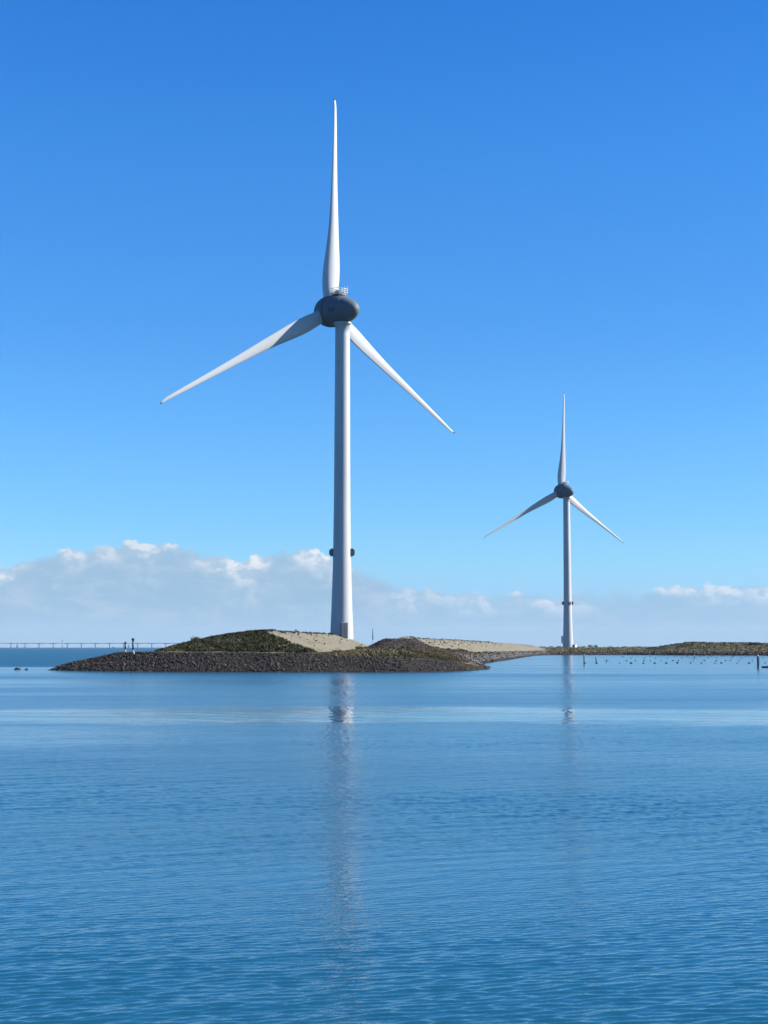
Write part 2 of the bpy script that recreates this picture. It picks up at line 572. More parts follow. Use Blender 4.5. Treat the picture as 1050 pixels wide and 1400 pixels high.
# a calmer strip lies across the bay, with only a slow wobble left in it
wobb = 34.0 * fbm(WX + 400, WY * 1.9, 24.0, 3) * .5
yw = WY + wobb
sm_ = lambda v, a, b: (lambda t: t * t * (3 - 2 * t))(np.clip((v - a) / (b - a), 0, 1))
strip = sm_(yw, 76, 84) * (1 - sm_(yw, 97, 108))
WZ = WZ * gust * (1 - .55 * strip)
for L in (1.1, 1.7, 2.3, 3.1):
    th = wrng.normal() * R(40)
    k = 2 * math.pi / L
    WZ += strip * .012 / k * np.sin(-math.sin(th) * k * WX + math.cos(th) * k * WY + wrng.random() * 6)
edge = sm_(1 - np.abs(uu), 0, .10)[None, :] * (sm_(rows, Y0, Y0 + 1.5) * (1 - sm_(rows, 200, Y1)))[:, None]
WZ *= edge
WVv = np.stack([WX.ravel(), WY.ravel(), WZ.ravel()], 1)
wi = np.arange(NR * NC).reshape(NR, NC)
WF = np.stack([wi[:-1, :-1], wi[:-1, 1:], wi[1:, 1:], wi[1:, :-1]], -1).reshape(-1, 4)
n0_ = NR * NC
far = 13000.0
ext = np.array([(-far, -300, 0), (far, -300, 0), (-far, Y0, 0), (far, Y0, 0), (-far, Y1, 0), (far, Y1, 0), (-far, 12800, 0), (far, 12800, 0),
                (-half[0], Y0, 0), (half[0], Y0, 0), (-half[-1], Y1, 0), (half[-1], Y1, 0)])
e_ = [n0_ + k for k in range(12)]
WF = np.concatenate([WF, np.array([(e_[0], e_[1], e_[3], e_[2]), (e_[2], e_[8], e_[10], e_[4]), (e_[9], e_[3], e_[5], e_[11]), (e_[4], e_[5], e_[7], e_[6])])])
att = np.concatenate([(edge * np.ones_like(WX)).ravel(), np.zeros(12)])
tag(link('water', mesh_np('water', np.concatenate([WVv, ext]), WF, M_water, True, {'wave': att})), 'calm blue tidal water with fine ripples', None, None, 'structure')

# ------------------------------------------------------------------ island terrain
FRONT = [ground(68, 916.3), ground(130, 917.3), ground(250, 918.3), ground(400, 918.8), ground(560, 918.4), ground(640, 917.2),
         ground(668, 915.2), ground(664, 912.8), ground(657, 908.0), ground(678, 904.5), ground(700, 901.2), ground(728, 896.6), ground(752, 895.3), ground(850, 895.3), ground(950, 895.9),
         ground(1050, 896.3)]
BACK = [(420, 690), (520, 800), (520, 1060), (120, 1050), (20, 950), (6, 700), (-18, 520), (-38, 420), (-48, 330), (-52, 300)]
POLY = np.array(FRONT + BACK)


def sdist(x, y):
    """signed distance to the shoreline, positive on land"""
    x = np.asarray(x, float); y = np.asarray(y, float)
    d2 = np.full(x.shape, 1e18); inside = np.zeros(x.shape, bool)
    n_ = len(POLY)
    for i in range(n_):
        a = POLY[i]; b = POLY[(i + 1) % n_]
        e = b - a
        t = np.clip(((x - a[0]) * e[0] + (y - a[1]) * e[1]) / (e @ e), 0, 1)
        dx = x - a[0] - t * e[0]; dy = y - a[1] - t * e[1]
        d2 = np.minimum(d2, dx * dx + dy * dy)
        c = ((a[1] > y) != (b[1] > y)) & (x < (b[0] - a[0]) * (y - a[1]) / (b[1] - a[1] + 1e-12) + a[0])
        inside ^= c
    d = np.sqrt(d2)
    return np.where(inside, d, -d)


def seg_dist(x, y, a, b):
    a = np.array(a); b = np.array(b); e = b - a
    t = np.clip(((x - a[0]) * e[0] + (y - a[1]) * e[1]) / (e @ e), 0, 1)
    dx = x - a[0] - t * e[0]; dy = y - a[1] - t * e[1]
    return np.sqrt(dx * dx + dy * dy), t


def smin(a, b, k):
    h = np.clip(0.5 + 0.5 * (b - a) / k, 0, 1)
    return b * (1 - h) + a * h - k * h * (1 - h)


def terrain(x, y):
    """height and cover weights"""
    x = np.asarray(x, float); y = np.asarray(y, float)
    d = sdist(x, y) + 0.5 * fbm(x, y, 7.0, 3)
    crest = np.interp(y, [300, 420, 700], [3.0, 2.3, 1.7])
    crest = np.minimum(crest, np.clip((x + 60.5) * 0.205, 0.0, 9))
    # the corner of the island slopes away to a low spit on the right
    crest = np.where(y < 330, np.minimum(crest, np.interp(x, [-24, -11, -6.6, 4.2, 11.4, 15, 17.5], [3.0, 2.75, 2.45, 2.1, 1.5, .8, .25])), crest)
    slope = 0.45
    base = np.where(d < 0, np.maximum(d * 0.5, -2.5), np.minimum(slope * d, crest))
    inland = np.clip((d - crest / slope - 2.0) / 45, 0, 1) * np.interp(y, [262, 330, 500, 700, 900], [0.2, 0.75, 1.0, 1.6, 2.2])
    inland *= np.clip((x + 60) / 14, 0, 1)
    berm = np.clip((d - crest / slope - .5) * (.075 + .2 * np.clip((x + 6) / 10, 0, 1)), 0, np.maximum(0, 3.35 - crest)) * np.clip((x + 13) / 8, 0, 1) * (y < 420)
    inland = np.maximum(inland, berm)
    z = base + inland
    stone = np.clip((crest + 0.15 - z) / 0.25, 0, 1) * (d < crest / slope + 1.0)
    relief = 0.22 * fbm(x, y, 6.0, 4) * np.clip((d - 6) / 4, 0, 1)
    z = z + relief
    green = np.zeros_like(z); sand = np.zeros_like(z); dark = np.zeros_like(z)
    cap = base + 0.40 * np.maximum(0, d - crest / slope - 1.0)
    # mound with the turbine at its far end: green front and left flank, bare sand on the right flank
    xr = np.interp(y, [240, 279, 395, 420], [-23, -21.6, -12.8, -11])
    zr = np.interp(y, [279, 330, 395, 430], [7.0, 7.15, 7.25, 6.6])
    right = zr - 0.345 * (x - xr)
    u = np.maximum(xr - x, 0)
    left = zr - 0.20 * u - 0.06 * np.maximum(0, u - 12) + 0.35 * np.sin(np.clip(u / 16, 0, 1) * math.pi)
    front = 7.05 - 0.245 * (279 - y)
    backp = 7.2 - 0.3 * (y - 414)
    h = smin(smin(smin(right, left, 0.25), front, 0.25), backp, 0.6) + 0.30 * fbm(x, y, 5.0, 4)
    h = np.minimum(h, cap + .12 * fbm(x, y, 3.0, 2))
    on = h > z
    is_right = (right < np.minimum(left, front) + 0.12) & (right < backp)
    wgt = np.clip((h - z) / 0.35, 0, 1)
    sand = np.where(is_right, wgt, sand)
    green = np.where(~is_right, wgt, green)
    z = np.where(on, h, z)
    # dark rubble heap
    dd, t = seg_dist(x, y, (0.9, 301.0), (5.2, 303.0))
    h = 6.0 - 0.40 * dd - 0.012 * dd * dd * (dd < 5) + 0.35 * fbm(x, y, 2.6, 4)
    h = smin(h, np.full_like(h, 5.60), 0.3)
    wgt = np.clip((h - z) / 0.3, 0, 1)
    dark = wgt; sand = sand * (1 - wgt); green = green * (1 - wgt)
    z = np.maximum(z, h)
    # long low sand bank running back along the dam
    RG = [(4.6, 345.0, 6.3), (21.0, 470.0, 6.2), (50.0, 700.0, 6.1), (80.0, 835.0, 5.2)]
    for a, b in zip(RG[:-1], RG[1:]):
        dd, t = seg_dist(x, y, a[:2], b[:2])
        h = a[2] + (b[2] - a[2]) * t - 0.30 * dd + 0.3 * fbm(x, y, 9.0, 4)
        h = np.minimum(h, cap)
        wgt = np.clip((h - z) / 0.35, 0, 1)
        sand = np.maximum(sand, wgt); green = green * (1 - wgt)
        z = np.maximum(z, h)
    # grassy bank far right
    dd, t = seg_dist(x, y, (168.0, 815.0), (520.0, 800.0))
    h = np.minimum(6.35 - 0.16 * np.maximum(dd - 8, 0) + 0.5 * fbm(x, y, 26.0, 4), cap)
    wgt = np.clip((h - z) / 0.4, 0, 1)
    green = np.maximum(green, wgt * 0.85); z = np.maximum(z, h)
    return z, d, stone, sand, green, dark


def axis(stops):
    out = [stops[0][0]]
    for (a, _), (b, st) in zip(stops[:-1], stops[1:]):
        k = max(1, int(round((b - a) / st)))
        out += list(np.linspace(a, b, k + 1)[1:])
    return np.array(out)


gx = axis([(-64, 1), (26, .42), (70, 1.2), (200, 3.0), (540, 9.0)])
gy = axis([(243, 1), (305, .45), (400, 1.1), (640, 3.0), (860, 4.0), (1080, 12.0)])
GX, GY = np.meshgrid(gx, gy)
TZ, TD, TS, TSA, TG, TDK = terrain(GX, GY)
nx, ny = len(gx), len(gy)
V = np.stack([GX.ravel(), GY.ravel(), TZ.ravel()], 1)
idx = np.arange(nx * ny).reshape(ny, nx)
F = np.stack([idx[:-1, :-1], idx[:-1, 1:], idx[1:, 1:], idx[1:, :-1]], -1).reshape(-1, 4)
keep = (TZ.ravel()[F] > -1.2).any(1)
F = F[keep]
used = np.unique(F); remap = np.full(nx * ny, -1); remap[used] = np.arange(len(used))
isl = link('ground', mesh_np('ground', V[used], remap[F], M_island, True,
           {'stone': TS.ravel()[used], 'sand': TSA.ravel()[used], 'green': TG.ravel()[used], 'dark': TDK.ravel()[used]}))
tag(isl, 'low island of grass, dark earth and bare sand', None, None, 'structure')


def tz(x, y):
    return float(terrain(np.array([x]), np.array([y]))[0][0])


# low far shore behind the right-hand turbine
sh = []
nsh = 60
for i in range(nsh):
    x = -60 + i * 760 / (nsh - 1)
    sh.append((x, 2380, -1, 2.2 + 0.8 * math.sin(i * .7) * .3))
sv, sf = [], []
for i, (x, y, a, b) in enumerate(sh):
    sv += [(x, y, -1), (x, y + 12, b * .7 + 0.9), (x, y + 120, b + 1.2), (x, y + 420, -1)]
for i in range(nsh - 1):
    for k in range(3):
        sf.append((i * 4 + k, i * 4 + 4 + k, i * 4 + 5 + k, i * 4 + 1 + k))
M_far = mat_plain('far_shore_grass', (.05, .06, .035), 0.95, 0.3, 0.05)
tag(link('terrain', mesh_np('terrain', sv, sf, M_far, True)), 'low green far shore behind the dam', None, None, 'structure')


# ------------------------------------------------------------------ riprap stones (uncountable) and grass cover
def ico(sub):
    bpy_bm = __import__('bmesh')
    bm = bpy_bm.new()
    bpy_bm.ops.create_icosphere(bm, subdivisions=sub, radius=1.0)
    v = np.array([q.co[:] for q in bm.verts]); f = np.array([[q.index for q in p.verts] for p in bm.faces])
    bm.free()
    return v, f


ICO1, ICO2 = ico(1), ico(2)


def stones(name, P, size, base, label):
    bv, bf = base
    nv = len(bv); n_ = len(P)
    vars_ = []
    for k in range(9):
        q = bv * (1 + 0.34 * (rng.random((nv, 1)) - 0.5))
        nrm = rng.normal(size=(7, 3)); nrm /= np.linalg.norm(nrm, axis=1, keepdims=True)
        for c in nrm:                                   # chop flat facets
            dd = q @ c - 0.66
            q = q - np.maximum(dd, 0)[:, None] * c * 0.9
        vars_.append(q)
    vars_ = np.array(vars_)
    Q = vars_[rng.integers(0, 9, n_)]
    sc_ = size[:, None] * (0.75 + 0.5 * rng.random((n_, 3))) * np.array([1.0, 1.0, .8])
    Q = Q * sc_[:, None, :]
    a = rng.random(n_) * 6.283; c, s = np.cos(a), np.sin(a)
    b = (rng.random(n_) - .5) * 1.4; cb, sb = np.cos(b), np.sin(b)
    y_, z_ = Q[..., 1] * cb[:, None] - Q[..., 2] * sb[:, None], Q[..., 1] * sb[:, None] + Q[..., 2] * cb[:, None]
    x_, y2 = Q[..., 0] * c[:, None] - y_ * s[:, None], Q[..., 0] * s[:, None] + y_ * c[:, None]
    W = np.stack([x_, y2, z_], -1) + P[:, None, :]
    Fs = (bf[None] + (np.arange(n_) * nv)[:, None, None]).reshape(-1, 3)
    o = link(name, mesh_np(name, W.reshape(-1, 3), Fs, M_stone))
    return tag(o, label, None, None, 'stuff')


x = rng.uniform(-62, 27, 130000); y = rng.uniform(244, 330, 130000)
z, d, s_, a_, g_, k_ = terrain(x, y)
ok = (d > -0.9) & (z > -0.35) & (s_ > 0.3) & (y < 300 + 60 * (x > 5))
x, y, z = x[ok][:16000], y[ok][:16000], z[ok][:16000]
print('near stones', ok.sum())
stones('riprap_stone', np.stack([x, y, z + 0.05], 1), rng.uniform(.085, .18, len(x)) * (1 + .9 * (rng.random(len(x)) > .93)), ICO1, 'dark basalt stones facing the slope of the breakwater')

x = rng.uniform(-10, 16, 9000); y = rng.uniform(290, 314, 9000)
z, d, s_, a_, g_, k_ = terrain(x, y)
ok = k_ > .5
stones('riprap_stone', np.stack([x, y, z], 1)[ok][:2600], rng.uniform(.08, .22, len(x))[ok][:2600], ICO1, 'small dark rubble on the heap right of the big turbine')

PX, PY = [], []
for i in range(7, 17):
    a, b = POLY[i], POLY[i + 1]
    L = np.linalg.norm(b - a); nrm = np.array([-(b - a)[1], (b - a)[0]]) / L
    k = int(L * 6.5 * (0.5 if a[1] > 600 else 1))
    t = rng.random(k); off = rng.uniform(-.8, 5.2, k)
    q = a + t[:, None] * (b - a) + nrm * off[:, None]
    PX += list(q[:, 0]); PY += list(q[:, 1])
x, y = np.array(PX), np.array(PY)
z, d, s_, a_, g_, k_ = terrain(x, y)
ok = (d > -0.8) & (d < rng.uniform(2.5, 5.5, len(d))) & (z < 2.6)
x, y, z = x[ok], y[ok], z[ok]
o = stones('riprap_stone', np.stack([x, y, z + 0.05], 1), rng.uniform(.25, .5, len(x)) * np.interp(y, [300, 700], [1.0, 1.5]), ICO1, 'paler rubble stones along the receding inner shore')


def mat_stone2():
    m, n, b = new_mat('pale_rubble')
    geo = n.n('ShaderNodeNewGeometry')
    r = geo.outputs['Random Per Island']
    sp = n.n('ShaderNodeSeparateXYZ'); n.put(sp.inputs[0], geo.outputs['Position'])
    f = n.noise(geo.outputs['Position'], 0.5, 4.0, 0.65)
    base = n.mix(r, (.026, .024, .024), (.13, .118, .108))
    base = n.mix(n.smooth(f, 0.45, 0.7, 0.0, 0.6), base, (.075, .070, .042))
    wet = n.smooth(n.m('ADD', sp.outputs[2], n.m('MULTIPLY', f, 0.4)), 0.6, 1.0)
    n.put(b.inputs['Base Color'], n.mix(wet, (.010, .011, .012), base))
    b.inputs['Roughness'].default_value = 0.9
    return m


o.data.materials[0] = mat_stone2()


def tufts(name, P, hgt, wid, mat, label, blades=5, kind='stuff'):
    """ragged grass clumps: bent leaf blades fanning out of a point"""
    n_ = len(P)
    a = rng.random((n_, blades)) * 6.283
    lean = rng.uniform(0.15, 0.75, (n_, blades)) * wid[:, None]
    hh = hgt[:, None] * rng.uniform(.55, 1.1, (n_, blades))
    wd = wid[:, None] * rng.uniform(.16, .34, (n_, blades))
    ca, sa = np.cos(a), np.sin(a)
    base = P[:, None, :] + np.stack([ca * wid[:, None] * .25, sa * wid[:, None] * .25, np.zeros_like(a)], -1)
    side = np.stack([-sa * wd, ca * wd, np.zeros_like(a)], -1)
    mid = base + np.stack([ca * lean * .5, sa * lean * .5, hh * .65], -1)
    tip = base + np.stack([ca * lean, sa * lean, hh], -1)
    Vv = np.stack([base - side, base + side, mid + side * .8, mid - side * .8, tip + side * .15, tip - side * .15], 2)
    Vv = Vv.reshape(-1, 3)
    k = np.arange(n_ * blades) * 6
    Ff = np.concatenate([np.stack([k, k + 1, k + 2, k + 3], 1), np.stack([k + 3, k + 2, k + 4, k + 5], 1)])
    o = link(name, mesh_np(name, Vv, Ff, mat))
    return tag(o, label, None, None, kind)


M_grass_green = mat_leaf('scrub_green', (.024, .028, .010), (.080, .078, .030))
M_grass_dry = mat_leaf('grass_dry', (.046, .048, .018), (.19, .152, .078))
M_grass_dark = mat_leaf('weeds_dark', (.022, .024, .012), (.065, .062, .03))

x = rng.uniform(-48, -8, 60000); y = rng.uniform(258, 300, 60000)
z, d, s_, a_, g_, k_ = terrain(x, y)
ok = (g_ > .6) & (rng.random(len(x)) < 0.35 + 0.65 * (fbm(x, y, 4.0, 3) > -0.1))
x, y, z = x[ok][:9000], y[ok][:9000], z[ok][:9000]
tufts('ground_cover', np.stack([x, y, z - .03], 1), rng.uniform(.15, .45, len(x)), rng.uniform(.15, .4, len(x)), M_grass_green, 'dark green scrub covering the front mound')


def crest_at(x, y):
    return np.where(y < 330, np.interp(x, [-24, -11, -6.6, 4.2, 11.4, 15, 17.5], [3.0, 2.75, 2.45, 2.1, 1.5, .8, .25]), 1.6)


x = np.concatenate([rng.uniform(-52, 40, 90000), rng.uniform(-16, 22, 40000)]); y = np.concatenate([rng.uniform(250, 420, 90000), rng.uniform(249, 292, 40000)])
z, d, s_, a_, g_, k_ = terrain(x, y)
ok = (s_ < .3) & (a_ < .35) & (g_ < .5) & (k_ < .3) & (d > 3.6) & (z > crest_at(x, y) - .1) & ((x > -16) | (rng.random(len(x)) < .25)) & (rng.random(len(x)) < 0.25 + 0.75 * (fbm(x, y, 5.0, 3) > 0))
sel = np.flatnonzero(ok); rng.shuffle(sel); sel = sel[:20000]
x, y, z = x[sel], y[sel], z[sel]
tufts('grass', np.stack([x, y, z - .03], 1), rng.uniform(.12, .42, len(x)) * np.interp(x, [-50, -12, -3], [.45, .45, 1.0]), rng.uniform(.15, .4, len(x)), M_grass_dry, 'dry yellow green grass on the low ground beside the mounds')

x = rng.uniform(20, 420, 60000); y = rng.uniform(380, 840, 60000)
z, d, s_, a_, g_, k_ = terrain(x, y)
ok = (a_ < .3) & (d > 2.6) & (d < 70) & (x / y < 0.29)
x, y, z, g_ = x[ok], y[ok], z[ok], g_[ok]
h_ = g_ < .4
tufts('grass', np.stack([x, y, z - .03], 1)[h_][:7000], rng.uniform(.2, .6, len(x))[h_][:7000], rng.uniform(.4, .9, len(x))[h_][:7000], M_grass_dry, 'dry grass strip along the receding dam')
h_ = ~h_
tufts('ground_cover', np.stack([x, y, z - .03], 1)[h_][:5000], rng.uniform(.25, .7, len(x))[h_][:5000], rng.uniform(.5, 1.0, len(x))[h_][:5000], M_grass_dark, 'dark grass covering the far bank on the right')

# ridge weeds and the odd plant on the sand flanks
PP = []
for i in range(420):
    t = rng.random()
    y = 279 + t * 118
    xx = np.interp(y, [279, 395], [-21.4, -12.6]) + rng.normal() * .5 - .4
    PP.append((xx, y, tz(xx, y) - .03))
for i in range(300):
    t = rng.random()
    y = 345 + 340 * t; xx = np.interp(y, [345, 470, 700], [4.6, 21, 50]) + rng.normal() * .6
    PP.append((xx, y, tz(xx, y) - .03))
for i in range(36):
    y = rng.uniform(270, 390)
    xx = np.interp(y, [279, 395], [-21.6, -12.8]) + rng.uniform(1.2, 8.5)
    PP.append((xx, y, tz(xx, y) - .03))
for i in range(130):
    t = rng.random() ** 1.2; off = rng.uniform(1.0, 5.5)
    y = 345 + 340 * t; xx = np.interp(y, [345, 470, 700], [4.6, 21, 50]) + off
    PP.append((xx, y, tz(xx, y) - .03))
PP = np.array(PP)
tufts('weeds', PP, rng.uniform(.12, .42, len(PP)), rng.uniform(.15, .42, len(PP)), M_grass_dark, 'sparse dark weeds on the sandy ridges and flanks', 6)


# ------------------------------------------------------------------ shrubs (things)
def leaf_cloud(mb_pts, n_leaf, leaf):
    """many small leaf faces over a set of blobs [(centre, radii)]"""
    Vs, Fs = [], []
    tot = sum(r[0] * r[2] for _, r in mb_pts)
    for c, r in mb_pts:
        k = max(6, int(n_leaf * r[0] * r[2] / tot))
        dirs = rng.normal(size=(k, 3)); dirs /= np.linalg.norm(dirs, axis=1, keepdims=True)
        p_ = np.array(c) + dirs * np.array(r) * (rng.uniform(.35, 1.08, (k, 1)) ** .6)
        a = rng.normal(size=(k, 3)); a /= np.linalg.norm(a, axis=1, keepdims=True)
        b = np.cross(a, rng.normal(size=(k, 3))); b /= np.linalg.norm(b, axis=1, keepdims=True)
        s = leaf * rng.uniform(.6, 1.3, (k, 1))
        q = np.stack([p_ - a * s, p_ + b * s * .5, p_ + a * s, p_ - b * s * .5], 1)
        base = sum(len(v) for v in Vs)
        Vs.append(q.reshape(-1, 3)); Fs.append(base + np.arange(k * 4).reshape(-1, 4))
    return np.concatenate(Vs), np.concatenate(Fs)


def shrub(name, loc, wdt, hgt, label, cat='shrub', group=None, mat=None, leaves=500, tree=False):
    root = empty(name, loc, rng.random() * 6)
    blobs = []
    z0 = hgt * .1
    for i in range(10):
        a = rng.random() * 6.28; q = rng.random() ** .5 * wdt * .3
        rr = wdt * rng.uniform(.2, .32)
        blobs.append(((q * math.cos(a), q * math.sin(a), z0 + (hgt - z0) * rng.uniform(.12, .72)), (rr, rr, (hgt - z0) * rng.uniform(.22, .36))))
    Vv, Ff = leaf_cloud(blobs, leaves, max(.05, wdt * .055))
    link('crown' if tree else 'foliage', mesh_np('foliage', Vv, Ff, mat or M_grass_green), None, root)
    s = MB()
    s.tube([(0, 0, -.2), (.02 * wdt, 0, hgt * .3), (0, .02 * wdt, hgt * .6)], [wdt * .05, wdt * .035, wdt * .015], 6)
    if not tree:
        for k in range(4):
            a = k * 1.6 + rng.random()
            s.tube([(0, 0, 0), (math.cos(a) * wdt * .2, math.sin(a) * wdt * .2, hgt * .55)], [wdt * .025, wdt * .01], 5)
    s.build('trunk' if tree else 'stem', M_timber, root)
    return tag(root, label, cat, group)


M_olive = mat_leaf('bush_olive', (.045, .044, .02), (.13, .11, .055))
bx, by, bz = at(267, 880, 276)
shrub('shrub', (bx, by, tz(bx, by) - .1), 1.9, 1.35, 'brown green bush standing out on the left shoulder of the dark mound', mat=M_olive, leaves=900)
for px, py, yy, ww, hh, lab in (
        (388, 864, 296, 1.0, .62, 'dark low bush on the ridge just right of the mound top'),
        (402, 866, 312, .7, .35, 'small dark shrub on the sandy ridge beneath the far thin turbine'),
        (425, 867, 330, .5, .35, 'tiny plant on the sand ridge left of the big tower')):
    X, Y, Z = at(px, py, yy)
    X = np.interp(Y, [279, 395], [-21.6, -12.8]) + (X - np.interp(Y, [279, 395], [-21.6, -12.8])) * 1.0
    shrub('shrub', (X, Y, tz(X, Y) - .05), ww, hh, lab, leaves=240, mat=M_grass_dark)
for px, yy, ww, hh, lab in (
        (462, 266, 2.0, .45, 'pale green bush at the sand foot below the big tower'),
        (492, 277, 2.4, .85, 'round olive bush between the sand slope and the rubble heap'),
        (517, 279, 2.2, .75, 'olive bush in front of the left foot of the rubble heap'),
        (556, 275, 3.2, .95, 'broad bush in front of the dark rubble heap'),
        (600, 290, 2.4, .7, 'yellow green bush right of the rubble heap'),
        (613, 345, 1.3, .9, 'upright dark weed clump at the foot of the sand bank'),
        (718, 520, 2.6, 1.3, 'dark bush on the dam left of the far turbine')):
    X = (px - CX) / F_PX * yy
    shrub('shrub', (X, yy, tz(X, yy) - .05), ww, hh, lab, leaves=480, mat=M_olive if px != 613 else M_grass_dark)
X = (1030 - CX) / F_PX * 800
shrub('shrub', (X, 800, tz(X, 800) - .1), 7, 1.3, 'low broad bush on the crest of the far right bank', leaves=400, mat=M_grass_dark)
X = (735 - CX) / F_PX * 640
shrub('shrub', (X, 640, tz(X, 640) - .1), 8, 1.5, 'flat bush where the long sand bank ends', leaves=400, mat=M_grass_dark)
M_fartree = mat_leaf('far_tree_leaf', (.022, .03, .018), (.05, .062, .035))
far_px = [741, 752, 763, 790, 797, 806, 813, 826, 834, 843, 851, 856, 862, 868, 874, 881, 888, 896, 905]
for i, px in enumerate(far_px):
    yy = 2440 + 40 * (i % 3)
    X = (px - CX) / F_PX * yy
    big_ = px in (806, 813)
    lab = ('tallest tree of the far shore, right of the small turbine tower' if px == 806 else
           'tree close beside the tallest tree on the far shore' if px == 813 else 'small hazy tree in the low line along the far shore')
    shrub('tree', (X, yy, 2.4), 12 if big_ else rng.uniform(8, 13), 5.9 if big_ else rng.uniform(2.2, 3.6), lab, 'tree', 'trees on the far shore', M_fartree, 260, True)

# ------------------------------------------------------------------ crest kerb along the breakwater
kx = np.linspace(-55.0, -8.0, 90)
kv, kf = [], []
prev = None
for i, xx in enumerate(kx):
    ysc = np.linspace(248, 285, 400)
    cr = min(3.0, max(0.0, (xx + 60.5) * .205), float(crest_at(np.array([xx]), np.array([260.0]))[0]))
    dd = sdist(np.full(400, xx), ysc)
    j = int(np.argmax(dd > cr / .45 + .2)) if (dd > cr / .45 + .2).any() else int(dd.argmax())
    yk = ysc[j]
    if prev is not None: yk = .5 * yk + .5 * prev
    prev = yk
    for (dy, dz) in ((0, -.4), (0, .13), (.35, .13), (.35, -.4)):
        kv.append((xx, yk + dy, cr + dz))
for i in range(len(kx) - 1):
    for k in range(4):
        kf.append((i * 4 + k, i * 4 + 4 + k, i * 4 + 4 + (k + 1) % 4, i * 4 + (k + 1) % 4))
ke = link('kerb', mesh_np('kerb', kv, kf, M_conc))
tag(ke, 'thin pale concrete kerb along the crest of the dark stone breakwater', 'kerb')

# ------------------------------------------------------------------ wind turbines
HUB_R = 57.85


def blade_mesh():
    st = [(2.6, 3.5, .98, 24), (4.0, 3.8, .82, 24), (6.0, 4.35, .56, 24), (8.5, 4.75, .40, 22), (11.5, 4.7, .32, 19), (15, 4.2, .27, 15.5),
          (19, 3.5, .245, 12), (24, 2.85, .22, 9), (29, 2.35, .205, 6.6), (34, 1.95, .19, 4.7), (39, 1.66, .18, 3.2), (44, 1.40, .18, 2),
          (49, 1.17, .18, 1), (53, .97, .18, .4), (55.6, .80, .18, 0), (56.9, .60, .18, 0), (57.5, .38, .19, 0), (57.8, .14, .22, 0)]
    xs_ = [1, .92, .8, .66, .5, .36, .24, .14, .06, .015]
    def yt(x, t):
        return 5 * t * (.2969 * x ** .5 - .126 * x - .3516 * x * x + .2843 * x ** 3 - .1036 * x ** 4)
    rings = []
    for r, c, t, tw in st:
        root = max(0.0, min(1.0, (7.5 - r) / 5.0))
        b = R(tw)
        e1 = Vector((-math.cos(b), math.sin(b), 0)); e2 = Vector((-math.sin(b), -math.cos(b), 0))
        s = r / HUB_R
        bend = 2.2 * (.4 * s + .6 * s * s)
        sweep = 0.75 * max(0, (s - .975) / .025) * .35
        pts = []
        prof = [(x, 1) for x in xs_] + [(0, 0)] + [(x, -1) for x in reversed(xs_)]
        for x, sgn in prof:
            th = yt(x, t) + 0.006 + 0.05 * root * x
            camber = 0.045 * 4 * x * (1 - x) * (1 - root)
            y = camber + (th * 1.08 if sgn > 0 else -th * .92 if sgn < 0 else 0)
            # blend to a thick oval at the root
            ang = math.acos(max(-1, min(1, 1 - 2 * x)))
            yo = .5 * t * math.sin(ang) * (1 if sgn >= 0 else -1)
            y = y * (1 - root) + yo * root
            pts.append(e1 * ((.33 + .15 * max(0.0, min(1.0, (26 - r) / 16)) - x) * c) + e2 * (y * c) + Vector((-sweep, bend, r)))
        rings.append(pts)
    mb = MB()
    n_ = len(rings[0])
    vs = [p for r in rings for p in r]
    fs = []
    for i in range(len(rings) - 1):
        for k in range(n_):
            j = (k + 1) % n_
            fs.append((i * n_ + k, i * n_ + j, i * n_ + n_ + j, i * n_ + n_ + k))
    fs.append(tuple(range(n_ - 1, -1, -1))); fs.append(tuple((len(rings) - 1) * n_ + k for k in range(n_)))
    mb.add(vs, fs, True)
    me = mb.mesh('blade', M_blade)
    return me


BLADE = blade_mesh()
tipm = MB().lathe([(0.0, 57.95), (.12, 57.9), (.17, 57.6), (.16, 57.3), (.08, 57.2)], 10)
TIP = tipm.mesh('blade_tip', M_tip)
for v in TIP.vertices:
    v.co.y += 2.18; v.co.x -= .22

Y90 = Matrix.Rotation(-math.pi / 2, 4, 'X').to_3x3()        # maps +Z to +Y (upwind)


